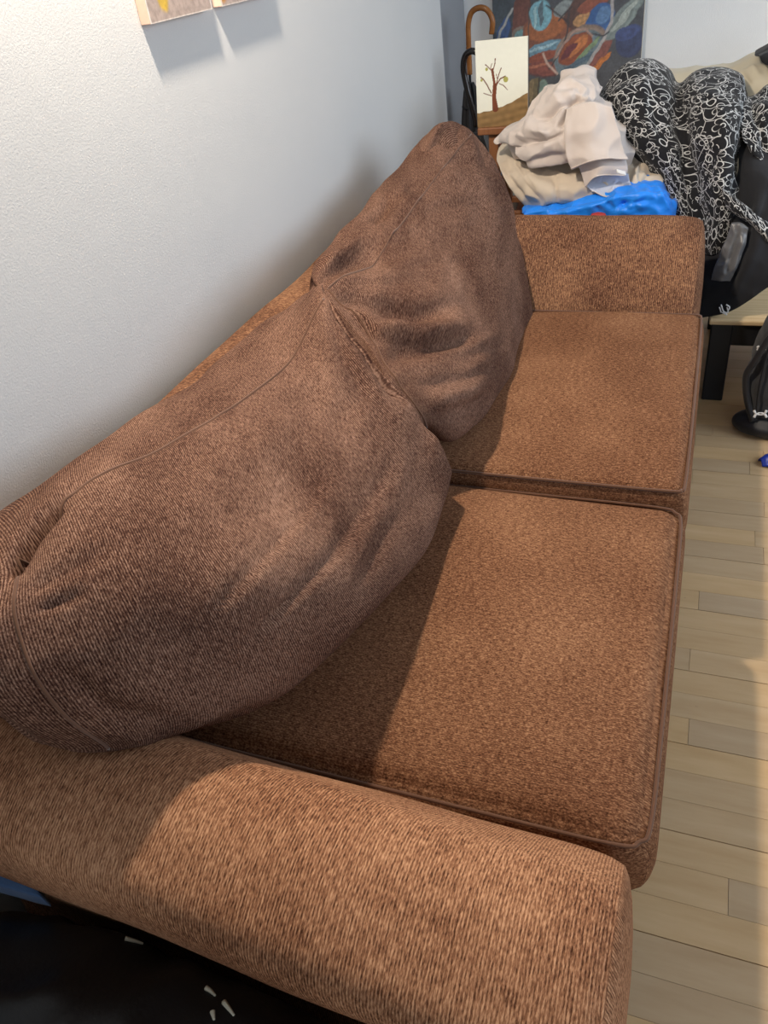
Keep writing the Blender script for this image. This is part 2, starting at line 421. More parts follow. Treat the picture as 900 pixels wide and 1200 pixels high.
# back rest of the frame
bp = [(.03, .07), (.026, .45), (.03, .70), (.066, .744), (.13, .735), (.19, .68), (.22, .5), (.23, .3), (.23, .07)]
secs = [[(x, y, z-(.02 if y in (.42, 2.24) and z > .6 else 0)) for x, z in bp] for y in (.42, .46, .9, 1.4, 1.9, 2.2, 2.24)]
loft('back', secs, 70, 60, M_BACK, sofa, rounds=(.02, .02), disp=lambda G, N: noise_disp(G, 4., .006, 1.1))
rbox('seat_base', (.2, .55, .09), (.955, 2.175, .285), .02, M_BACK, sofa, n=8)
box('underframe', (.06, .40, .055), (.93, 2.32, .10), M_DARKCLOTH, sofa)
for x in (.1, .88):
    for y in (.43, 2.29):
        secs = [[(x+a*r, y+b*r, z) for a, b in ((1, 1), (0, 1.2), (-1, 1), (-1.2, 0), (-1, -1), (0, -1.2), (1, -1), (1.2, 0))] for z, r in ((.06, .028), (.03, .025), (0, .02))]
        loft('foot', secs, 6, 16, M_BLKMETAL, sofa)

def seat_disp(co, z):
    return .010*noise.noise(Vector((co.x*3.3, co.y*3.3, 1.7)))*(1 if z > 0 else 0)
def seat(lo, hi, label, crown, rad):
    o = thing('seat_cushion', label, 'cushion', loc=(0, 0, 0))
    b = rbox('cushion_cover', lo, hi, rad, M_SEAT, o, n=44, crown=crown, disp=seat_disp)
    r = .007; z = hi[2]-rad*.42; q = rad*1.0; L = lambda *a: a
    x0, x1, y0, y1 = lo[0]+.004, hi[0]-.0, lo[1]+.0, hi[1]-.0
    pts = [(x0, y0, z), (x0+.2, y0-.001, z), (x1-.2, y0-.001, z), (x1-q, y0+.001, z), (x1-q*.3, y0+q*.3, z), (x1-.001, y0+q, z), (x1+.001, y0+.2, z), (x1+.001, y1-.2, z), (x1-.001, y1-q, z), (x1-q*.3, y1-q*.3, z), (x1-q, y1-.001, z), (x1-.2, y1+.001, z), (x0, y1, z)]
    tube('piping', pts, .0030, M_PIPE, b, 6, 120)
    return o
seat((.23, .578, .285), (.985, 1.312, .437), 'brown seat cushion next to the ribbed arm that the slumped back cushion lies on', .014, .042)
seat((.23, 1.322, .285), (.985, 2.162, .464), 'brown seat cushion set against the sofa arm in front of the clothes heap', .010, .026)

# ------------------------------------------------------------------ loose back cushions
def X(px, py, x): return at(px, py, x=x)
def back_cushion(label, rows, under, strokes, seed, near_cap, far_cap, endshift, ledges):
    o = thing('back_cushion', label, 'cushion', 'loose back cushions on the sofa')
    secs = []
    for (r, u) in zip(rows, under):
        top = [X(*p) for p in r]
        yb, yt = top[-1][1], top[0][1]
        secs.append(top+[np.array(q) for q in u])
    secs = np.array(secs)
    # rounded ends
    def shr(s, k, dv): c = s.mean(0); return c+(s-c)*k+np.array(dv)
    S2 = []
    for k, f in near_cap: S2.append(shr(secs[0], k, np.array(endshift[0])*f))
    S2 += list(secs)
    for k, f in far_cap: S2.append(shr(secs[-1], k, np.array(endshift[1])*f))
    def dp(G, N):
        V = CAM-G; V = V/np.linalg.norm(V, axis=2, keepdims=True); face = np.clip((N*V).sum(2)*3, 0, 1)
        return (stroke_disp(G, strokes)*1.5+ledge_disp(G, ledges))*face+noise_disp(G, 7., .008, seed)+ridge_disp(G, 10., .0045, seed+5, (1.6, .5, 1.3))
    nu, nv = 150, 150
    b, G = loft('cushion_cover', S2, nu, nv, M_CUSH, o, disp=dp, rounds=(.012, .008))
    k = secs.shape[1]; ns = len(S2)
    j1 = int(round(nv/k)); i0 = int(round((nu-1)*len(near_cap)/(ns-1))); i1 = int(round((nu-1)*(len(near_cap)+len(secs)-1)/(ns-1)))
    j4 = int(round(nv*4/k))
    tube('seam', G[i0:i1+1, j1], .0022, M_PIPE, b, 6)
    tube('seam', G[i0, j1:j4+1], .0022, M_PIPE, b, 6)
    return o
rows = [  # top-back edge, top seam, upper face, belly, lower edge  (pixel, pixel, distance from wall)
    [(-22, 612, .17), (18, 650, .30), (18, 725, .36), (55, 812, .385), (128, 880, .388)],
    [(68, 556, .13), (82, 580, .28), (120, 665, .405), (165, 765, .45), (205, 849, .44)],
    [(150, 500, .12), (180, 528, .28), (250, 640, .455), (300, 735, .51), (325, 812, .49)],
    [(215, 456, .12), (262, 482, .28), (340, 600, .47), (400, 680, .545), (430, 722, .55)],
    [(310, 380, .14), (338, 424, .29), (405, 520, .45), (468, 600, .54), (505, 632, .565)],
    [(365, 342, .20), (378, 348, .31), (432, 430, .42), (490, 500, .51), (527, 560, .56)],
]
under = [
    [(.33, .40, .665), (.22, .44, .70), (.13, .47, .79)],
    [(.36, .47, .60), (.24, .50, .60), (.13, .53, .72)],
    [(.40, .62, .48), (.26, .63, .46), (.13, .66, .66)],
    [(.44, .84, .455), (.27, .85, .455), (.13, .88, .66)],
    [(.45, 1.06, .455), (.28, 1.09, .455), (.13, 1.12, .66)],
    [(.45, 1.23, .48), (.30, 1.26, .50), (.19, 1.28, .68)],
]
strokes = [([(12, 672), (35, 634), (72, 592)], -.026, 5.5), ([(30, 690), (80, 665), (130, 640)], -.004, 8), ([(40, 715), (100, 690)], -.004, 7),
           ([(380, 575), (317, 648), (240, 730)], -.0035, 5),
           ([(445, 580), (390, 655), (345, 700), (290, 755)], -.004, 5),
           ([(470, 600), (420, 680)], -.004, 8),
           ([(392, 345), (430, 405), (470, 470)], -.012, 8), ([(405, 350), (440, 395), (455, 430)], .014, 9), ([(383, 350), (405, 420), (440, 480)], -.006, 9),
           ([(458, 405), (462, 440), (480, 455)], -.012, 7), ([(478, 452), (505, 490), (520, 530)], .006, 10),
           ([(240, 560), (300, 530), (345, 480)], .004, 16), ([(60, 780), (140, 835), (200, 840)], -.005, 10)]
back_cushion('plump brown back cushion slumped over the ribbed sofa arm, with one open tuck', rows, under, strokes, 2.2,
             [(.55, 1.), (.84, .75)], [(.93, .5), (.66, 1.)], ((-.035, -.055, .030), (.0, .05, -.02)),
             [([(100, 560), (40, 620), (14, 668)], .012, 3, 22), ([(270, 775), (345, 702), (392, 652), (440, 585), (470, 540)], .004, 4, 30), ([(225, 745), (317, 650), (361, 602), (400, 545)], .0035, 4, 26), ([(480, 470), (462, 440), (430, 380), (398, 345)], .014, 4, 24), ([(512, 505), (485, 458), (460, 405)], .010, 4, 20)])
rows = [
    [(364, 318, .20), (384, 336, .28), (430, 385, .37), (462, 440, .45), (500, 500, .50)],
    [(402, 270, .16), (432, 312, .28), (472, 372, .40), (512, 452, .51), (533, 515, .53)],
    [(446, 219, .15), (472, 260, .28), (522, 340, .43), (563, 425, .54), (577, 478, .55)],
    [(482, 176, .18), (510, 208, .28), (556, 300, .43), (592, 380, .53), (601, 428, .545)],
    [(508, 154, .245), (550, 158, .305), (593, 230, .40), (611, 315, .485), (618, 380, .525)],
]
under = [
    [(.40, 1.40, .50), (.28, 1.42, .50), (.19, 1.44, .66)],
    [(.42, 1.50, .465), (.28, 1.54, .465), (.15, 1.60, .66)],
    [(.44, 1.72, .465), (.29, 1.76, .465), (.15, 1.82, .66)],
    [(.43, 1.95, .475), (.29, 2.0, .475), (.16, 2.03, .68)],
    [(.42, 2.10, .50), (.30, 2.12, .50), (.20, 2.14, .70)],
]
strokes = [([(455, 228), (450, 250), (436, 262)], -.010, 7), ([(480, 222), (440, 240)], .006, 9), ([(375, 318), (420, 292), (470, 280)], .009, 10), ([(372, 330), (420, 308), (460, 310)], -.008, 8),
           ([(390, 345), (450, 365), (520, 372)], -.012, 9), ([(420, 335), (480, 348), (540, 340)], .007, 12), ([(440, 390), (490, 395), (540, 385)], .010, 10), ([(455, 412), (500, 412), (560, 395)], -.012, 9),
           ([(480, 440), (530, 435), (575, 410)], -.007, 9), ([(500, 470), (545, 458), (570, 440)], .006, 9),
           ([(500, 200), (540, 205), (575, 215)], .005, 9), ([(470, 300), (520, 290), (560, 300)], -.004, 10), ([(536, 152), (548, 165), (560, 190)], .006, 6), ([(520, 160), (530, 172)], -.008, 5)]
back_cushion('rumpled brown back cushion propped up against the arm that has clothes behind it', rows, under, strokes, 6.1,
             [(.6, 1.), (.9, .7)], [(.93, .6), (.66, 1.)], ((.0, -.05, -.01), (.01, .03, -.01)),
             [([(555, 388), (490, 402), (440, 392), (405, 358)], .016, 3, 20), ([(545, 352), (490, 362), (430, 350), (395, 338)], .009, 3, 14), ([(560, 305), (510, 300), (470, 312)], .006, 3, 14), ([(590, 395), (545, 412), (495, 420)], .008, 3, 14), ([(560, 235), (520, 236), (490, 250)], .006, 3, 14), ([(480, 328), (440, 336), (380, 332)], .010, 4, 18), ([(470, 278), (420, 290), (372, 322)], .012, 4, 18), ([(582, 420), (540, 440), (480, 446)], .012, 4, 22), ([(445, 262), (470, 236), (492, 226)], .010, 4, 18), ([(560, 190), (535, 182), (512, 190)], .008, 4, 18), ([(570, 460), (530, 476), (505, 480)], .008, 4, 18)])

# ------------------------------------------------------------------ pictures on the long wall
M_PIC = None
def color_grid(name, P00, ex, ey, w_, h_, nx, ny, fn, m, parent):
    """flat painted face; fn(u, v in metres from the lower left) -> linear colour"""
    P00, ex, ey = map(lambda a: np.array(a, float), (P00, ex, ey))
    us = np.linspace(0, w_, nx); vs = np.linspace(0, h_, ny)
    V = [P00+ex*u+ey*v for v in vs for u in us]
    Fc = [(j*nx+i, j*nx+i+1, (j+1)*nx+i+1, (j+1)*nx+i) for j in range(ny-1) for i in range(nx-1)]
    me = mesh(name, V, Fc); ca = me.color_attributes.new('Col', 'FLOAT_COLOR', 'POINT')
    ca.data.foreach_set('color', np.array([[*fn(np.array([u, v])), 1.] for v in vs for u in us]).ravel())
    return link(name, me, m, parent, smooth=False)
def srgb(r, g, b): return tuple((c/255/12.92 if c <= 10 else ((c/255+.055)/1.055)**2.4) for c in (r, g, b))
M_PAINT = vcol_mat('oil_paint'); M_TREE = vcol_mat('tree_paint'); 
M_EDGE = cloth('peach_canvas_edge', (.80, .55, .42), (.84, .62, .50)); M_RAW = mat('raw_canvas', (.55, .48, .38), .9)
def wall_picture(y0, y1, label, blobs, seed):
    t_ = .02; z0 = 1.309; z1 = z0+.30
    o = thing('canvas_picture', label, 'painting', 'small canvases hung on the long wall', (0, 0, 0))
    box('stretched_canvas', (.0005, y0, z0), (t_, y1, z1), M_EDGE, o, bev=.001)
    def fn(p):
        u, v = p; n1 = noise.noise(Vector((u*18, v*18, seed))); n2 = noise.noise(Vector((u*60, v*60, seed+3)))
        c = np.array(srgb(178, 160, 150))*(1+.18*n1+.08*n2)
        for (bu, bv, r, col) in blobs:
            d = math.hypot(u-bu, v-bv)+.006*n2
            f = max(0, min(1, (r-d)/.008)); c = c*(1-f)+np.array(srgb(*col))*f
        if min(u, v, (y1-y0)-u) < .0025: c = np.array(srgb(232, 222, 212))
        return c
    color_grid('painted_face', (t_+.0006, y0, z0), (0, 1, 0), (0, 0, 1), y1-y0, z1-z0, 90, 120, fn, M_PAINT, o)
wall_picture(1.364, 1.580, 'small peach-edged canvas with muted mauve paint and yellow daubs on the white wall', [(.055, .03, .02, (205, 170, 70)), (.15, .034, .013, (190, 150, 80)), (.1, .12, .04, (200, 150, 120)), (.07, .2, .05, (150, 140, 150))], 1.)
wall_picture(1.618, 1.834, 'small canvas with orange-brown corner paint hanging next to the peach-edged canvas', [(.012, .02, .016, (190, 130, 60)), (.1, .1, .05, (150, 120, 90)), (.15, .2, .05, (190, 160, 120))], 5.)

# ------------------------------------------------------------------ big abstract painting leaning on the back wall
def leaning(P0, P1, h, lean):
    P0 = np.array(P0, float); P1 = np.array(P1, float); ex = P1-P0; w_ = np.linalg.norm(ex); ex /= w_
    nrm = np.array([ex[1], -ex[0], 0.]);        # towards the viewer
    ey = np.array([0, 0, math.cos(lean)])-nrm*math.sin(lean); n = np.cross(ex, ey); n /= np.linalg.norm(n)
    return P0, ex, ey, n, w_
def slab(name, P0, ex, ey, n, w_, h, t_, m, parent):
    V = [P0+ex*a*w_+ey*b*h-n*c*t_ for c in (0, 1) for b in (0, 1) for a in (0, 1)]
    me = mesh(name, V, [(0, 1, 3, 2), (4, 6, 7, 5), (0, 4, 5, 1), (2, 3, 7, 6), (0, 2, 6, 4), (1, 5, 7, 3)]); recalc(me)
    return link(name, me, m, parent, smooth=False)
LEAN = math.radians(3.5); HB = 1.28
yb0 = YB-.012-HB*math.sin(LEAN)-.022; ymid = yb0+.9*math.sin(LEAN)
xl = at(577, 30, y=ymid)[0]; xr = at(753.5, 30, y=ymid)[0]
P0, ex, ey, n, W_ = leaning((xl, yb0, .004), (xr, yb0, .004), HB, LEAN)
pa = thing('abstract_painting', 'large abstract oil painting of curved blue and rust shapes leaning on the back wall', 'painting', None, (0, 0, 0))
slab('stretched_canvas', P0, ex, ey, n, W_, HB, .022, M_RAW, pa)
# shapes measured on the photograph (x, y of a 900 x 568 view of it): centre, half axes, tilt, colour
SH = [
    ('e', 90, 60, 130, 260, 0, (62, 72, 78)), ('e', 95, 130, 34, 95, 18, (52, 82, 128)), ('e', 200, 60, 48, 200, 6, (112, 66, 52)),
    ('e', 200, 168, 58, 70, 0, (128, 112, 98)), ('e', 198, 168, 36, 50, 0, (112, 152, 152)),
    ('e', 350, 150, 140, 130, 0, (134, 78, 52)), ('e', 340, 120, 115, 70, -12, (168, 98, 52)), ('e', 310, 50, 62, 84, 0, (128, 180, 192)), ('e', 312, 40, 14, 70, 0, (92, 112, 120)), ('e', 280, 60, 9, 60, 6, (170, 205, 208)),
    ('e', 335, 232, 110, 34, -14, (110, 150, 168)), ('e', 330, 225, 90, 8, -14, (165, 196, 205)), ('e', 320, 280, 100, 28, -12, (146, 74, 50)), ('e', 330, 350, 96, 44, 4, (136, 72, 58)), ('e', 300, 330, 60, 8, -8, (180, 110, 80)), ('e', 440, 30, 62, 40, -20, (142, 150, 148)),
    ('e', 285, 480, 62, 82, 0, (112, 98, 66)), ('e', 330, 470, 34, 60, 0, (120, 142, 128)), ('e', 255, 470, 20, 70, 8, (138, 118, 82)),
    ('e', 560, 60, 120, 90, -20, (92, 62, 52)), ('e', 545, 95, 56, 34, -22, (190, 142, 92)), ('e', 600, 20, 90, 34, -18, (150, 82, 58)), ('e', 640, 110, 74, 92, 20, (52, 96, 152)), ('e', 655, 85, 34, 50, 20, (92, 130, 172)),
    ('e', 540, 270, 165, 128, -38, (150, 128, 112)), ('e', 530, 282, 150, 112, -38, (112, 130, 136)), ('e', 505, 250, 112, 62, -42, (150, 78, 44)), ('e', 520, 235, 78, 30, -46, (196, 118, 62)), ('e', 470, 262, 62, 20, -46, (112, 48, 50)), ('e', 575, 262, 96, 14, -46, (128, 150, 112)), ('e', 545, 320, 130, 16, -26, (86, 108, 122)),
    ('e', 625, 320, 30, 130, 38, (136, 78, 66)), ('e', 640, 350, 16, 92, 46, (200, 118, 48)),
    ('e', 770, 100, 150, 46, -52, (128, 140, 136)), ('e', 770, 95, 110, 18, -52, (166, 174, 166)),
    ('e', 800, 240, 74, 84, 0, (52, 62, 96)), ('e', 790, 190, 70, 36, -20, (62, 76, 122)),
    ('l', [(40, 215), (80, 120), (150, 0)], 7, (172, 172, 166)), ('l', [(243, 0), (243, 568)], 4, (76, 70, 66)), ('l', [(340, 0), (430, 75), (470, 110)], 5, (50, 44, 46)), ('l', [(410, 90), (480, 20)], 5, (60, 52, 52)),
    ('l', [(466, 40), (462, 150), (440, 230), (380, 330), (360, 350)], 5, (62, 54, 54)), ('l', [(325, 260), (350, 320), (410, 385)], 7, (206, 176, 158)), ('l', [(700, 0), (700, 120), (660, 220), (600, 310), (560, 380)], 9, (178, 172, 168)),
    ('l', [(575, 175), (660, 195), (690, 180)], 5, (46, 46, 56)), ('l', [(400, 290), (440, 220), (510, 145), (560, 150), (600, 190)], 6, (176, 142, 126)), ('l', [(250, 370), (330, 395), (400, 390)], 6, (96, 58, 54)), ('l', [(305, 400), (295, 568)], 6, (66, 58, 46)),
]
def seg_d(p, pts):
    best = 1e9
    for a, b in zip(pts[:-1], pts[1:]):
        a = np.array(a, float); b = np.array(b, float); ab = b-a; t_ = max(0, min(1, ((p-a) @ ab)/(ab @ ab))); best = min(best, np.hypot(*(p-a-t_*ab)))
    return best
SHP = []
for s in SH:
    if s[0] == 'e':
        a = math.radians(s[5]); SHP.append(('e', s[1], s[2], s[3], s[4], math.cos(a), math.sin(a), np.array(srgb(*s[6]))))
    else: SHP.append(('l', [np.array(q, float) for q in s[1]], s[2], np.array(srgb(*s[3]))))
pxu = np.array([to_px(P0+ex*u+ey*1.02) for u in (0, W_)])
VR = 4.737; V_top = float(np.interp(0, [to_px(P0+ex*.3+ey*v)[1] for v in (1.2, .6)], [1.2, .6]))
V_bot = float(np.interp(120, [to_px(P0+ex*.3+ey*v)[1] for v in (1.2, .6)], [1.2, .6]))
def abstract(p):
    u, v = p; qx = 35+u/W_*(868-35); qy = (V_top-v)/(V_top-V_bot)*568
    q = np.array([qx, qy]); wob = noise.noise(Vector((qx*.02, qy*.02, 0)))*9; 
    c = np.array(srgb(74, 76, 80))*(1+.25*noise.noise(Vector((qx*.012, qy*.012, 4))))
    if qy > 610 or qy < -150:                       # the rest of the canvas goes on in the same manner
        h = noise.cell(Vector((qx*.006+.4*noise.noise(Vector((qx*.006, qy*.006, 1))), qy*.006+.4*noise.noise(Vector((qx*.006, qy*.006, 7))), 2)))
        c = np.array(srgb(*[(70, 90, 120), (140, 80, 52), (120, 130, 130), (84, 70, 60)][int(abs(h)*3.99)]))
    for s in SHP:
        if s[0] == 'e':
            dx, dy = qx-s[1]+wob, qy-s[2]+wob*.7; a = dx*s[5]+dy*s[6]; b = -dx*s[6]+dy*s[5]
            r = math.sqrt((a/s[3])**2+(b/s[4])**2)
            if r < 1.06:
                f = max(0, min(1, (1.03-r)/.05)); shade = 1.+.12*math.sin(9*r+2*a/s[3])-.12*(r > .9); c = c*(1-f)+s[7]*shade*f
        else:
            d = seg_d(q+wob*.6, s[1]); f = max(0, min(1, (s[2]-d)/4+.3)); c = c*(1-f)+s[3]*f
    c = c*(1+.16*noise.noise(Vector((qx*.09, qy*.03, 9))))
    c = (c*.80+np.array([.095, .095, .10])*.40)*1.4
    return np.clip(c, 0, 1)
v0 = max(0, V_bot-.1)
color_grid('painted_face', P0+n*.0008, ex, ey, W_, HB, 170, 330, abstract, M_PAINT, pa)

# ------------------------------------------------------------------ stool with the little tree picture
stool = thing('wooden_stool', 'reddish wooden stool carrying the little tree picture in the corner', 'stool')
ys = 2.98; zt = at(580, 151, y=ys)[2]+.004
xa, xb = at(559, 148, y=ys)[0], at(560, 148, y=ys)[0]+.27
box('stool_top', (xa, ys, zt-.024), (xb, ys+.26, zt), M_STOOL, stool, bev=.004)
for lx in (xa+.035, xb-.06):
    for ly in (ys+.02, ys+.21): box('leg', (lx, ly, 0), (lx+.034, ly+.034, zt-.022), M_STOOL, stool, bev=.003)
for lz in (.22, .46):
    box('rung', (xa+.05, ys+.026, lz), (xb-.04, ys+.048, lz+.022), M_STOOL, stool, bev=.003); box('rung', (xa+.05, ys+.216, lz), (xb-.04, ys+.238, lz+.022), M_STOOL, stool, bev=.003)
tp = thing('tree_picture', 'little cream picture of a bare brown tree standing on the wooden stool', 'painting')
ypic = ys+.012
a0 = at(559.5, 143, y=ypic)[0]; a1 = at(618, 143, y=ypic)[0]
hp = at(590, 45, y=ypic+.02)[2]-zt
T0, tx, ty, tn, tw = leaning((a0, ypic, zt+.0006), (a1, ypic+.008, zt+.0006), hp, math.radians(4))
slab('picture_board', T0, tx, ty, tn, tw, hp, .012, M_RAW, tp)
TB = [([(372, 555), (366, 490), (372, 430)], 13, (122, 66, 44)), ([(372, 440), (362, 370), (360, 350)], 8, (122, 66, 44)), ([(360, 360), (335, 332), (325, 322)], 3, (120, 72, 52)), ([(362, 360), (374, 320), (376, 296)], 3, (120, 72, 52)), ([(350, 345), (358, 320)], 2, (120, 72, 52)),
      ([(376, 435), (400, 400), (425, 390)], 4, (122, 70, 48)), ([(395, 425), (415, 435), (436, 460)], 2.5, (120, 72, 52)), ([(378, 430), (392, 380), (406, 345)], 3, (120, 72, 52)), ([(352, 470), (330, 425), (312, 395), (300, 385)], 3.5, (120, 72, 52)), ([(355, 485), (330, 476), (312, 468)], 2.5, (120, 72, 52)), ([(384, 400), (380, 375)], 2, (120, 72, 52))]
TB = [([np.array(q, float) for q in a], b, np.array(srgb(*c))) for a, b, c in TB]
def tree(p):
    u, v = p; qx = 275+u/tw*(540-275); qy = 650-v/hp*(650-200)
    q = np.array([qx, qy]); nz = noise.noise(Vector((qx*.04, qy*.04, 2)))
    c = np.array(srgb(243, 242, 226))*(1+.02*nz)
    hill = np.interp(qx, [275, 340, 400, 460, 500, 540], [572, 566, 548, 525, 505, 482])+4*nz
    if qy > hill: c = np.array(srgb(146, 116, 76))*(1+.25*nz+.12*math.sin(qy*.16+qx*.03)); 
    for pts, r, col in TB:
        if seg_d(q, pts) < r*.8*(1 if r < 10 else 1+max(0, qy-500)/120): c = col*(1+.2*nz)
    for fx, fy, fr in ((428, 406, 12), (331, 346, 7), (303, 400, 6)):
        if math.hypot(qx-fx, (qy-fy)*.8) < fr: c = np.array(srgb(176, 172, 92))
    return np.clip(c, 0, 1)
color_grid('painted_face', T0+tn*.0006, tx, ty, tw, hp, 130, 200, tree, M_TREE, tp)

# ------------------------------------------------------------------ umbrellas in the corner
def umbrella(label, yq, hook_px, foot, hm, r):
    o = thing('walking_umbrella', label, 'umbrella', 'umbrellas in the corner')
    H = [at(px, py, y=yq) for px, py in hook_px]; neck = H[-1]; foot = np.array(foot, float); foot[1] = yq+.0
    ax = foot-neck
    tube('crook_handle', H+[neck+ax*.04], r, hm, o, 12, 70)
    tube('shaft', [neck+ax*.02, foot], .005, M_BLKMETAL, o, 8)
    secs = []
    for f, rr in ((.07, .014), (.12, .026), (.3, .040), (.55, .034), (.8, .020), (.93, .009)):
        c = neck+ax*f; secs.append([c+rr*(1+.22*math.cos(8*a))*np.array([math.cos(a), math.sin(a), 0]) for a in np.linspace(0, 2*math.pi, 32, endpoint=False)])
    loft('folded_canopy', secs, 40, 96, M_NYLON, o)
    c = neck+ax*.16; tube('tie_band', [c+.034*np.array([math.cos(a), math.sin(a), .15*math.sin(a)]) for a in np.linspace(0, 2*math.pi, 24)], .004, M_BLKMETAL, o, 6)
    tube('ferrule', [neck+ax*.93, foot], .006, M_BLKMETAL, o, 8)
umbrella('black umbrella with a light brown bentwood crook handle standing in the corner', 3.42,
         [(576, 40), (577, 24), (571, 12), (562, 9), (553, 14), (549, 27), (549, 45), (550, 75)], (.02, 0, .001), M_CANE, .0105)
umbrella('black umbrella with a shiny dark crook handle standing in the corner', 3.28,
         [(566, 86), (565, 72), (559, 62), (552, 60), (545, 66), (543, 80), (546, 98), (551, 118), (556, 138)], (.14, 0, .001), M_BLKGLOSS, .0115)

# ------------------------------------------------------------------ low table and box that carry the heap
tb = thing('low_table', 'low pale wood table with black legs at the end of the sofa', 'table')
box('table_top', (1.012, 2.50, .274), (1.78, 3.15, .29), M_TABLE, tb, bev=.004)
box('apron', (1.02, 2.515, .20), (1.77, 2.535, .274), M_BLKMETAL, tb, bev=.002); box('apron', (1.02, 3.11, .20), (1.77, 3.13, .274), M_BLKMETAL, tb, bev=.002)
for lx in (1.02, 1.70):
    for ly in (2.512, 3.07): box('leg', (lx, ly, 0), (lx+.065, ly+.065, .274), M_BLKMETAL, tb, bev=.004)
bx = thing('storage_box', 'dark storage box under the clothes behind the sofa arm', 'box')
box('box_body', (.37, 2.56, 0), (.97, 2.95, .36), M_BLACK, bx, bev=.012); box('box_lid', (.362, 2.552, .36), (.978, 2.958, .395), M_BLACK, bx, bev=.01)

# ------------------------------------------------------------------ heap of clothes
def Yp(px, py, y): return at(px, py, y=y)
def folds(strokes, sc=9., amp=.012, seed=0., stretch=(1, 1, 1), fine=.003, ledges=()):
    def dp(G, N): return stroke_disp(G, strokes)+ledge_disp(G, ledges)+ridge_disp(G, sc, amp, seed, stretch)+noise_disp(G, sc*3, fine, seed+2)
    return dp
# blue quilted jacket, lowest of the visible heap
ctrl = [[Yp(612, 246, 2.60), Yp(660, 236, 2.62), Yp(700, 226, 2.64), Yp(735, 216, 2.64), Yp(768, 214, 2.66), Yp(782, 226, 2.7)],
        [Yp(612, 250, 2.57), Yp(660, 243, 2.56), Yp(700, 234, 2.55), Yp(738, 226, 2.55), Yp(774, 226, 2.58), Yp(787, 236, 2.64)],
        [Yp(614, 258, 2.55), Yp(660, 252, 2.545), Yp(700, 247, 2.54), Yp(740, 243, 2.54), Yp(780, 242, 2.56), Yp(790, 248, 2.62)],
        [(.40, 2.57, .40), (.50, 2.56, .40), (.60, 2.555, .40), (.70, 2.555, .40), (.80, 2.56, .40), (.85, 2.60, .40)]]
st = [([(640, 246), (690, 236), (712, 232)], -.008, 3), ([(712, 236), (720, 246)], -.007, 3), ([(728, 236), (735, 243), (750, 240)], -.010, 3), ([(735, 243), (752, 228), (762, 222)], .008, 4), ([(700, 240), (705, 250)], -.006, 2.5), ([(760, 216), (772, 232)], -.008, 3), ([(660, 240), (720, 224)], .006, 4)]
bj, _ = blob('blue_jacket', ctrl, 70, 110, M_BLUE, .24, None, folds(st, 16, .012, 3., ledges=[([(640, 250), (680, 242), (712, 234)], .012, 1.5, 9), ([(722, 246), (736, 240), (760, 236)], .012, 1.5, 9), ([(770, 218), (782, 236), (786, 246)], .008, 1.5, 8)]), .85)
tag(bj, 'bright blue nylon jacket squashed beneath the beige clothes behind the sofa arm', 'jacket')
rc, _ = blob('red_cloth', [[Yp(693, 251, 2.53), Yp(701, 249.5, 2.53), Yp(709, 251, 2.53)], [Yp(692, 253, 2.52), Yp(701, 252, 2.515), Yp(710, 253, 2.52)], [Yp(690, 258, 2.52), Yp(701, 258, 2.515), Yp(712, 258, 2.52)]], 12, 20, M_RED, .012, None, None, .9)
tag(rc, 'scrap of red cloth showing between the blue jacket and the sofa arm', 'cloth')
# cream garment / cushion cover
ctrl = [[Yp(588, 168, 2.86), Yp(625, 160, 2.88), Yp(680, 155, 2.88), Yp(725, 162, 2.86), Yp(744, 178, 2.84)],
        [Yp(582, 186, 2.72), Yp(625, 182, 2.77), Yp(685, 182, 2.77), Yp(735, 188, 2.76), Yp(764, 202, 2.74)],
        [Yp(592, 210, 2.64), Yp(635, 212, 2.60), Yp(688, 214, 2.60), Yp(738, 210, 2.64), Yp(777, 211, 2.70)],
        [Yp(608, 234, 2.62), Yp(640, 238, 2.59), Yp(688, 238, 2.60), Yp(732, 232, 2.63), Yp(772, 220, 2.69)],
        [Yp(626, 243, 2.66), Yp(645, 246, 2.66), Yp(690, 246, 2.66), Yp(730, 242, 2.68), Yp(765, 228, 2.72)]]
st = [([(590, 195), (605, 220), (620, 238)], -.010, 3), ([(598, 190), (625, 232)], .006, 4), ([(610, 200), (640, 240)], -.007, 3), ([(650, 205), (652, 240)], -.008, 2.5), ([(752, 185), (747, 215)], -.010, 3), ([(765, 195), (752, 218)], -.008, 3), ([(735, 190), (738, 225)], -.006, 3), ([(600, 180), (640, 195)], -.008, 4)]
cg, _ = blob('cream_jacket', ctrl, 90, 120, M_CREAM, .16, None, folds(st, 14, .012, 8., ledges=[([(640, 240), (610, 205), (596, 188)], .010, 2, 10), ([(738, 226), (742, 205), (752, 184)], .012, 2, 9)]), .85)
tag(cg, 'creased cream jacket lying on the blue jacket, under the beige trousers', 'jacket')
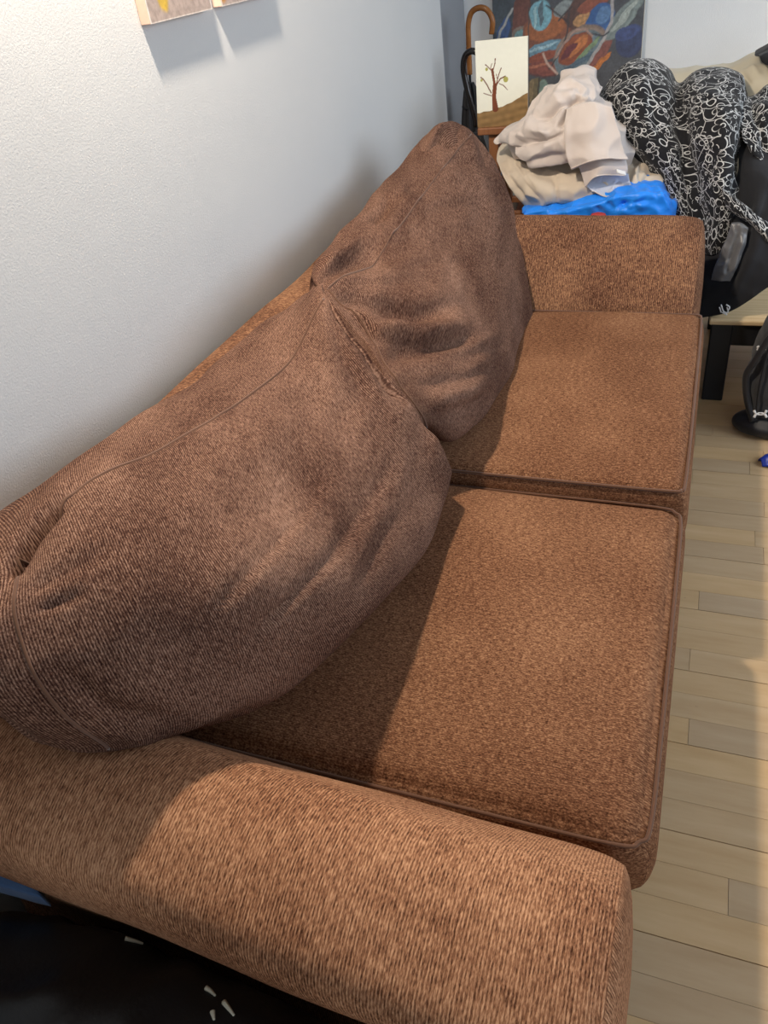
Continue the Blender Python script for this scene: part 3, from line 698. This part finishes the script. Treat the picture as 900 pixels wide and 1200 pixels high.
# beige trousers flung on top
tr = thing('beige_trousers', 'rumpled beige trousers heaped on top of the clothes pile', 'trousers')
ctrl = [[Yp(655, 92, 2.80), Yp(664, 83, 2.82), Yp(682, 81, 2.82), Yp(692, 84, 2.82), Yp(699, 96, 2.80)],
        [Yp(634, 112, 2.74), Yp(655, 100, 2.70), Yp(676, 98, 2.68), Yp(694, 104, 2.70), Yp(704, 114, 2.76)],
        [Yp(612, 140, 2.72), Yp(640, 132, 2.64), Yp(668, 128, 2.62), Yp(700, 132, 2.64), Yp(720, 138, 2.74)],
        [Yp(581, 165, 2.70), Yp(615, 162, 2.62), Yp(655, 158, 2.58), Yp(705, 160, 2.60), Yp(738, 170, 2.72)],
        [Yp(592, 172, 2.68), Yp(620, 182, 2.60), Yp(655, 178, 2.58), Yp(705, 190, 2.60), Yp(742, 186, 2.72)],
        [Yp(606, 184, 2.70), Yp(625, 198, 2.62), Yp(660, 190, 2.61), Yp(702, 200, 2.64), Yp(738, 195, 2.74)]]
st = [([(640, 122), (660, 112), (678, 108)], .014, 5), ([(632, 140), (655, 128), (676, 118)], -.018, 4), ([(648, 132), (672, 124), (690, 122)], .010, 4), ([(684, 110), (696, 118), (702, 108)], -.014, 5), ([(655, 150), (664, 138), (670, 126)], -.014, 4),
      ([(583, 164), (610, 158), (625, 142)], .012, 5), ([(610, 162), (618, 150), (624, 140)], -.014, 3.5), ([(618, 160), (640, 162), (658, 154)], -.016, 4), ([(625, 156), (645, 158)], .010, 3), ([(612, 190), (640, 184), (665, 180)], -.012, 4), ([(600, 176), (612, 168), (630, 166)], -.010, 4), ([(640, 105), (630, 130), (615, 150)], .008, 6)]
lg = [([(681, 114), (655, 127), (629, 142)], .020, 1.6, 10), ([(607, 163), (616, 150), (625, 137)], .014, 1.5, 9), ([(660, 155), (640, 163), (616, 162)], .016, 1.6, 10), ([(668, 188), (642, 193), (616, 198)], .018, 1.6, 12),
      ([(668, 122), (662, 136), (652, 150)], .014, 1.6, 8), ([(703, 110), (694, 122), (682, 120), (674, 112)], .016, 1.6, 9), ([(610, 172), (596, 170), (584, 166)], .010, 1.5, 8), ([(676, 98), (664, 102), (650, 112)], .008, 2, 9)]
blob('crumpled_body', ctrl, 150, 150, M_BEIGE, .10, tr, folds(st, 13, .016, 5., ledges=lg), .8)
# the two folded trouser legs hanging down the front, one over the other
ctrl = [[Yp(664, 128, 2.60), Yp(690, 120, 2.585), Yp(716, 126, 2.60)],
        [Yp(662, 150, 2.575), Yp(692, 146, 2.555), Yp(724, 150, 2.59)],
        [Yp(664, 176, 2.56), Yp(696, 172, 2.54), Yp(731, 176, 2.59)],
        [Yp(670, 199, 2.555), Yp(700, 188, 2.53), Yp(736, 187, 2.585)]]
ul, G = sheet('upper_trouser_leg', ctrl, 40, 44, M_BEIGE, .012, tr, folds([([(666, 140), (664, 180), (670, 196)], .006, 4), ([(728, 140), (735, 180)], .006, 4)], 13, .007, 2., fine=.002))
tube('hem', G[-2], .0018, M_BEIGE, ul, 6)
ctrl = [[Yp(674, 188, 2.575), Yp(702, 182, 2.565), Yp(732, 184, 2.60)], [Yp(680, 200, 2.57), Yp(706, 194, 2.555), Yp(735, 198, 2.60)], [Yp(686, 220, 2.56), Yp(700, 207, 2.55), Yp(733, 206, 2.60)]]
ll, G = sheet('lower_trouser_leg', ctrl, 30, 40, M_BEIGE, .010, tr, folds([], 9, .003, 6., fine=.001))
tube('hem', G[-2], .0018, M_BEIGE, ll, 6)
ctrl = [[Yp(688, 210, 2.60), Yp(712, 204, 2.60), Yp(736, 204, 2.62)], [Yp(687, 218, 2.575), Yp(710, 216, 2.61), Yp(738, 214, 2.62)], [Yp(694, 224, 2.57), Yp(716, 231, 2.555), Yp(741, 221, 2.60)]]
ln, G = sheet('leg_lining', ctrl, 30, 40, M_LINING, .008, tr, folds([([(709, 205), (708, 224)], -.010, 2.5), ([(722, 208), (716, 228)], .006, 3), ([(698, 214), (700, 224)], -.006, 2.5)], 16, .004, 6., fine=.001))
tube('hem', G[-2], .0018, M_BEIGE, ln, 6)
ctrl = [[Yp(722, 198, 2.56), Yp(733, 201, 2.57)], [Yp(723, 203, 2.557), Yp(734, 206, 2.567)]]
sheet('care_tag', ctrl, 4, 6, M_WHITE, .002, tr)
# floral bundle, two humps
ctrl = [[Yp(706, 108, 2.98), Yp(726, 80, 2.98), Yp(752, 73, 2.98), Yp(778, 82, 2.98), Yp(793, 100, 2.97), Yp(815, 87, 2.98), Yp(846, 83, 2.98), Yp(866, 90, 2.98), Yp(876, 112, 2.98)],
        [Yp(704, 128, 2.88), Yp(728, 108, 2.84), Yp(754, 102, 2.83), Yp(780, 110, 2.84), Yp(796, 122, 2.86), Yp(818, 112, 2.80), Yp(846, 108, 2.79), Yp(868, 114, 2.83), Yp(876, 134, 2.90)],
        [Yp(722, 164, 2.82), Yp(740, 150, 2.77), Yp(762, 146, 2.74), Yp(784, 150, 2.75), Yp(800, 156, 2.77), Yp(822, 150, 2.71), Yp(846, 148, 2.69), Yp(866, 152, 2.72), Yp(874, 162, 2.82)],
        [Yp(752, 200, 2.78), Yp(766, 194, 2.73), Yp(780, 192, 2.70), Yp(796, 194, 2.70), Yp(808, 198, 2.71), Yp(826, 196, 2.66), Yp(846, 196, 2.64), Yp(862, 196, 2.67), Yp(870, 200, 2.76)],
        [Yp(782, 236, 2.72), Yp(788, 238, 2.68), Yp(796, 240, 2.66), Yp(806, 240, 2.66), Yp(816, 242, 2.66), Yp(830, 244, 2.62), Yp(846, 244, 2.60), Yp(862, 240, 2.62), Yp(868, 236, 2.70)],
        [Yp(790, 262, 2.70), Yp(796, 268, 2.66), Yp(804, 276, 2.64), Yp(812, 284, 2.64), Yp(820, 294, 2.64), Yp(832, 300, 2.61), Yp(844, 296, 2.60), Yp(856, 284, 2.62), Yp(862, 270, 2.70)]]
st = [([(793, 102), (798, 140), (806, 190), (818, 250)], -.014, 7), ([(845, 120), (850, 170), (846, 240)], .012, 9), ([(872, 120), (866, 180), (860, 240)], -.012, 5), ([(725, 100), (745, 150), (775, 205)], .010, 9), ([(760, 95), (768, 140), (790, 190)], -.010, 7), ([(828, 110), (835, 140)], -.008, 6), ([(785, 230), (800, 222), (812, 250)], -.010, 5)]
fb, _ = blob('floral_blanket', ctrl, 130, 150, M_FLORAL, .14, None, folds(st, 8, .012, 4.), .86)
tag(fb, 'big black blanket with white flower outlines bundled in two humps behind the sofa arm', 'blanket')
ctrl = [[Yp(868, 118, 2.86), Yp(884, 114, 2.88), Yp(900, 104, 2.9), Yp(925, 100, 2.9)], [Yp(868, 142, 2.76), Yp(886, 138, 2.77), Yp(904, 134, 2.78), Yp(930, 130, 2.8)], [Yp(872, 164, 2.72), Yp(888, 176, 2.72), Yp(904, 184, 2.73), Yp(932, 190, 2.76)], [Yp(878, 172, 2.72), Yp(892, 190, 2.71), Yp(906, 204, 2.72), Yp(934, 220, 2.74)]]
fs, _ = blob('floral_pillow', ctrl, 50, 60, M_FLORAL, .10, None, folds([([(880, 120), (890, 150), (900, 190)], -.012, 4)], 9, .010, 9.), .85)
tag(fs, 'flower-outlined black pillow lying on the black jacket beside the two-humped blanket', 'pillow')
ctrl = [[Yp(846, 228, 2.585), Yp(866, 240, 2.575), Yp(888, 262, 2.575), Yp(918, 284, 2.58)], [Yp(844, 240, 2.580), Yp(862, 256, 2.565), Yp(886, 276, 2.562), Yp(916, 300, 2.57)], [Yp(842, 252, 2.58), Yp(858, 268, 2.57), Yp(884, 284, 2.57), Yp(914, 310, 2.58)]]
# black jacket draped below, with grey lining turned out
jk = thing('black_jacket', 'black jacket with grey satin lining hanging over the pale table edge', 'jacket')
ctrl = [[Yp(866, 150, 2.82), Yp(884, 160, 2.80), Yp(906, 170, 2.80), Yp(940, 176, 2.84)],
        [Yp(864, 210, 2.70), Yp(884, 205, 2.66), Yp(908, 206, 2.66), Yp(944, 214, 2.70)],
        [Yp(838, 262, 2.68), Yp(878, 258, 2.56), Yp(906, 262, 2.56), Yp(948, 262, 2.6)],
        [Yp(818, 322, 2.62), Yp(866, 312, 2.53), Yp(904, 300, 2.52), Yp(950, 290, 2.54)],
        [Yp(814, 374, 2.545), Yp(858, 364, 2.51), Yp(904, 334, 2.50), Yp(952, 308, 2.52)]]
blob('jacket_body', ctrl, 80, 80, M_BLACK, .06, jk, folds([([(880, 230), (870, 290), (850, 350)], -.014, 6), ([(895, 270), (878, 310), (860, 345)], .012, 7), ([(905, 220), (890, 260)], -.012, 5)], 8, .012, 12.), .85)
ctrl = [[Yp(858, 262, 2.545), Yp(868, 262, 2.535), Yp(877, 268, 2.535)], [Yp(848, 288, 2.535), Yp(860, 292, 2.52), Yp(872, 292, 2.525)], [Yp(836, 318, 2.53), Yp(848, 320, 2.51), Yp(860, 322, 2.515)], [Yp(834, 328, 2.53), Yp(844, 330, 2.51), Yp(856, 330, 2.515)]]
sheet('satin_lining', ctrl, 40, 30, M_GREYLIN, .010, jk, folds([([(866, 270), (850, 322)], -.010, 3), ([(872, 276), (858, 320)], .008, 3), ([(842, 310), (858, 300)], -.006, 3)], 18, .006, 3.))
lg = [[(845, 357), (848, 365), (853, 366), (852, 360)], [(851, 357), (855, 360), (853, 364)], [(846, 366), (852, 369)], [(843, 360), (845, 366)]]
for i, l in enumerate(lg): tube('printed_logo', [Yp(*p, 2.498) for p in l], .0022, M_WHITE, jk, 6, 16)
ctrl = [[Yp(846, 222, 2.585), Yp(864, 236, 2.56), Yp(886, 252, 2.545), Yp(916, 276, 2.545)], [Yp(848, 234, 2.57), Yp(866, 248, 2.545), Yp(888, 266, 2.53), Yp(916, 290, 2.53)], [Yp(852, 244, 2.575), Yp(868, 256, 2.555), Yp(890, 274, 2.54), Yp(916, 300, 2.54)]]
fz, _ = blob('floral_scarf', ctrl, 24, 50, M_FLORAL, .03, None, folds([], 12, .006, 4.), .9)
tag(fz, 'narrow floral strip of black cloth trailing across the black jacket', 'scarf')
# cream pillows behind
ctrl = [[Yp(776, 88, 3.25), Yp(800, 86, 3.25), Yp(840, 84, 3.25), Yp(858, 80, 3.22), Yp(880, 68, 3.2), Yp(905, 66, 3.2), Yp(940, 74, 3.22)], [Yp(776, 112, 3.18), Yp(800, 110, 3.16), Yp(840, 106, 3.14), Yp(862, 100, 3.10), Yp(884, 92, 3.08), Yp(906, 90, 3.08), Yp(944, 96, 3.12)], [Yp(778, 150, 3.16), Yp(800, 150, 3.12), Yp(840, 150, 3.1), Yp(866, 150, 3.08), Yp(886, 150, 3.06), Yp(908, 150, 3.06), Yp(946, 150, 3.1)],
        [(.83, 3.16, .40), (.92, 3.12, .36), (1.05, 3.1, .33), (1.12, 3.08, .31), (1.2, 3.06, .30), (1.3, 3.06, .30), (1.4, 3.1, .30)]]
cp, _ = blob('cream_quilt', ctrl, 50, 80, M_CREAMP, .2, None, folds([([(868, 84), (880, 100)], -.010, 4), ([(880, 78), (892, 92)], .008, 4)], 8, .010, 2.), .88)
tag(cp, 'cream quilt showing behind the floral blanket against the back wall', 'quilt')
ctrl = [[Yp(884, 64, 3.10), Yp(897, 56, 3.10), Yp(915, 48, 3.1), Yp(940, 44, 3.12)], [Yp(890, 67, 3.05), Yp(900, 66, 3.04), Yp(917, 64, 3.03), Yp(944, 64, 3.05)], [Yp(896, 74, 3.04), Yp(904, 78, 3.03), Yp(919, 82, 3.02), Yp(946, 86, 3.04)]]
bh, _ = blob('black_hat', ctrl, 30, 40, M_BLACK, .12, None, folds([], 12, .010, 2.), .85)
tag(bh, 'crumpled black garment lying on the cream quilt', 'garment'); bh.name = 'black_garment'

# ------------------------------------------------------------------ backpack and blue scrap on the floor
bk = thing('backpack', 'black and charcoal backpack with a white logo standing on the floor by the table', 'backpack')
bx0, by0 = 1.125, 2.30
secs = []
for z, hw, hd, sx in ((.03, .10, .07, .03), (.07, .135, .095, .02), (.2, .142, .10, .02), (.32, .125, .085, .03), (.40, .09, .06, .055), (.43, .04, .03, .09)):
    secs.append([(bx0+.15+sx*.4+hw*math.copysign(abs(math.cos(a))**.6, math.cos(a)), by0+.09+hd*math.copysign(abs(math.sin(a))**.6, math.sin(a)), z) for a in np.linspace(0, 2*math.pi, 20, endpoint=False)])
loft('bag_body', secs, 60, 80, M_MESH, bk, rounds=(.01, .01), disp=lambda G, N: ridge_disp(G, 9, .006, 2., (.4, .4, 2.5)))
secs = [[(bx0+.13+rx*math.cos(a), by0+.045+ry*math.sin(a), z) for a in np.linspace(0, 2*math.pi, 16, endpoint=False)] for z, rx, ry in ((.001, .10, .05), (.012, .135, .075), (.035, .14, .08), (.058, .11, .06))]
loft('bag_base', secs, 24, 50, M_NYLON, bk, rounds=(0, .01))
tube('strap', [(bx0+.10, by0+.0, .40), (bx0+.05, by0-.012, .34), (bx0+.022, by0-.004, .26), (bx0+.006, by0+.012, .20), (bx0+.02, by0+.014, .12), (bx0+.045, by0+.0, .055)], .010, M_NYLON, bk, 8, 40)
tube('piping', [(bx0+.115, by0-.004, .405), (bx0+.06, by0-.006, .34), (bx0+.045, by0-.014, .2), (bx0+.05, by0-.012, .08)], .004, M_BLKMETAL, bk, 6, 30)
def mark(cx, cy, s, yy):
    # two crossing arcs, one opening up and one opening down
    for sg in (1, -1):
        pts = [Yp(cx+s*u, cy+s*sg*v, yy) for u, v in ((-1., -.55), (-.82, -.2), (-.45, .08), (0, .16), (.45, .08), (.82, -.2), (1., -.55))]
        tube('printed_logo', pts, .0032, M_WHITE, bk, 6, 26, taper=np.interp(np.linspace(0, 1, 26), [0, .12, .5, .88, 1], [1.3, 1.3, .55, 1.3, 1.3]))
mark(891, 485, 7.2, by0-.014)
mark(892, 408, 4.0, by0-.0)
p = at(888, 541, z=.004)
pk = [[p+np.array(q) for q in r] for r in (((0, .01, .0), (.03, .03, .012), (.09, .035, .008)), ((.006, -.006, .012), (.035, 0, .028), (.1, 0, .018)), ((.012, -.022, 0), (.045, -.03, .008), (.1, -.03, .004)))]
me, _ = blob('blue_wrapper', pk, 16, 16, M_BRIGHT, .003, None, folds([], 30, .003, 1., fine=.001), .97, back=(0, 0, -1))
tag(me, 'small crumpled bright blue wrapper on the laminate floor', 'wrapper')

# ------------------------------------------------------------------ bag and jeans on the floor outside the near arm
bg = thing('black_bag', 'slouched black leather bag on the floor below the ribbed sofa arm', 'bag')
secs = []
for x, hy, top in ((.04, .09, .30), (.12, .155, .37), (.28, .165, .41), (.45, .165, .41), (.64, .155, .38), (.78, .13, .33), (.86, .07, .25)):
    c = .152; secs.append([(x, c-hy, .004), (x, c-hy*1.1, top*.45), (x, c-hy*.85, top*.85), (x, c, top), (x, c+hy*.85, top*.88), (x, c+hy*1.05, top*.5), (x, c+hy, .004), (x, c, .002)])
def bagd(G, N):
    d = ridge_disp(G, 9, .016, 3.1); d[G[..., 2] < .03] = 0; return d
bagbody, _ = loft('bag_body', secs, 80, 80, M_LEATH, bg, rounds=(.01, .01), disp=bagd)
from mathutils.bvhtree import BVHTree
bvh = BVHTree.FromPolygons([v.co.copy() for v in bagbody.data.vertices], [tuple(p.vertices) for p in bagbody.data.polygons])
def on_bag(px, py):
    d = RM @ np.array([(px-450)/FPX, (py-600)/FPX, 1.]); h = bvh.ray_cast(Vector(CAM), Vector(d).normalized())
    return np.array(h[0]+h[1]*.0015) if h[0] is not None else None
tube('strap', [(.20, .06, .37), (.26, .02, .43), (.37, .0, .455), (.49, .02, .43), (.56, .06, .36)], .010, M_LEATH, bg, 8, 40)
for pts in ([(146, 1101), (158, 1104), (167, 1107)], [(241, 1159), (247, 1163), (252, 1168)], [(262, 1175), (269, 1184), (274, 1191)], [(249, 1186), (251, 1196)]):
    if any(on_bag(*q) is None for q in pts): continue
    tube('buckle', [on_bag(*q) for q in pts], .0028, M_PAPER, bg, 6, 10, taper=np.linspace(1.2, .5, 10))
zz = .405
q = [[at(-40, 985, z=zz), at(0, 1002, z=zz), at(26, 1022, z=zz), at(44, 1043, z=zz)], [at(-40, 1008, z=zz+.004), at(0, 1020, z=zz+.006), at(24, 1034, z=zz+.004), at(46, 1046, z=zz)], [at(-40, 1026, z=zz), at(-2, 1036, z=zz), at(22, 1043, z=zz), at(46, 1049, z=zz)]]
jn, _ = blob('denim_jeans', q, 20, 30, M_DENIM, .045, None, folds([], 14, .003, 1., fine=.001), .9, back=(0, .1, -1))
tag(jn, 'folded blue denim jeans lying on the black bag by the wall', 'jeans')
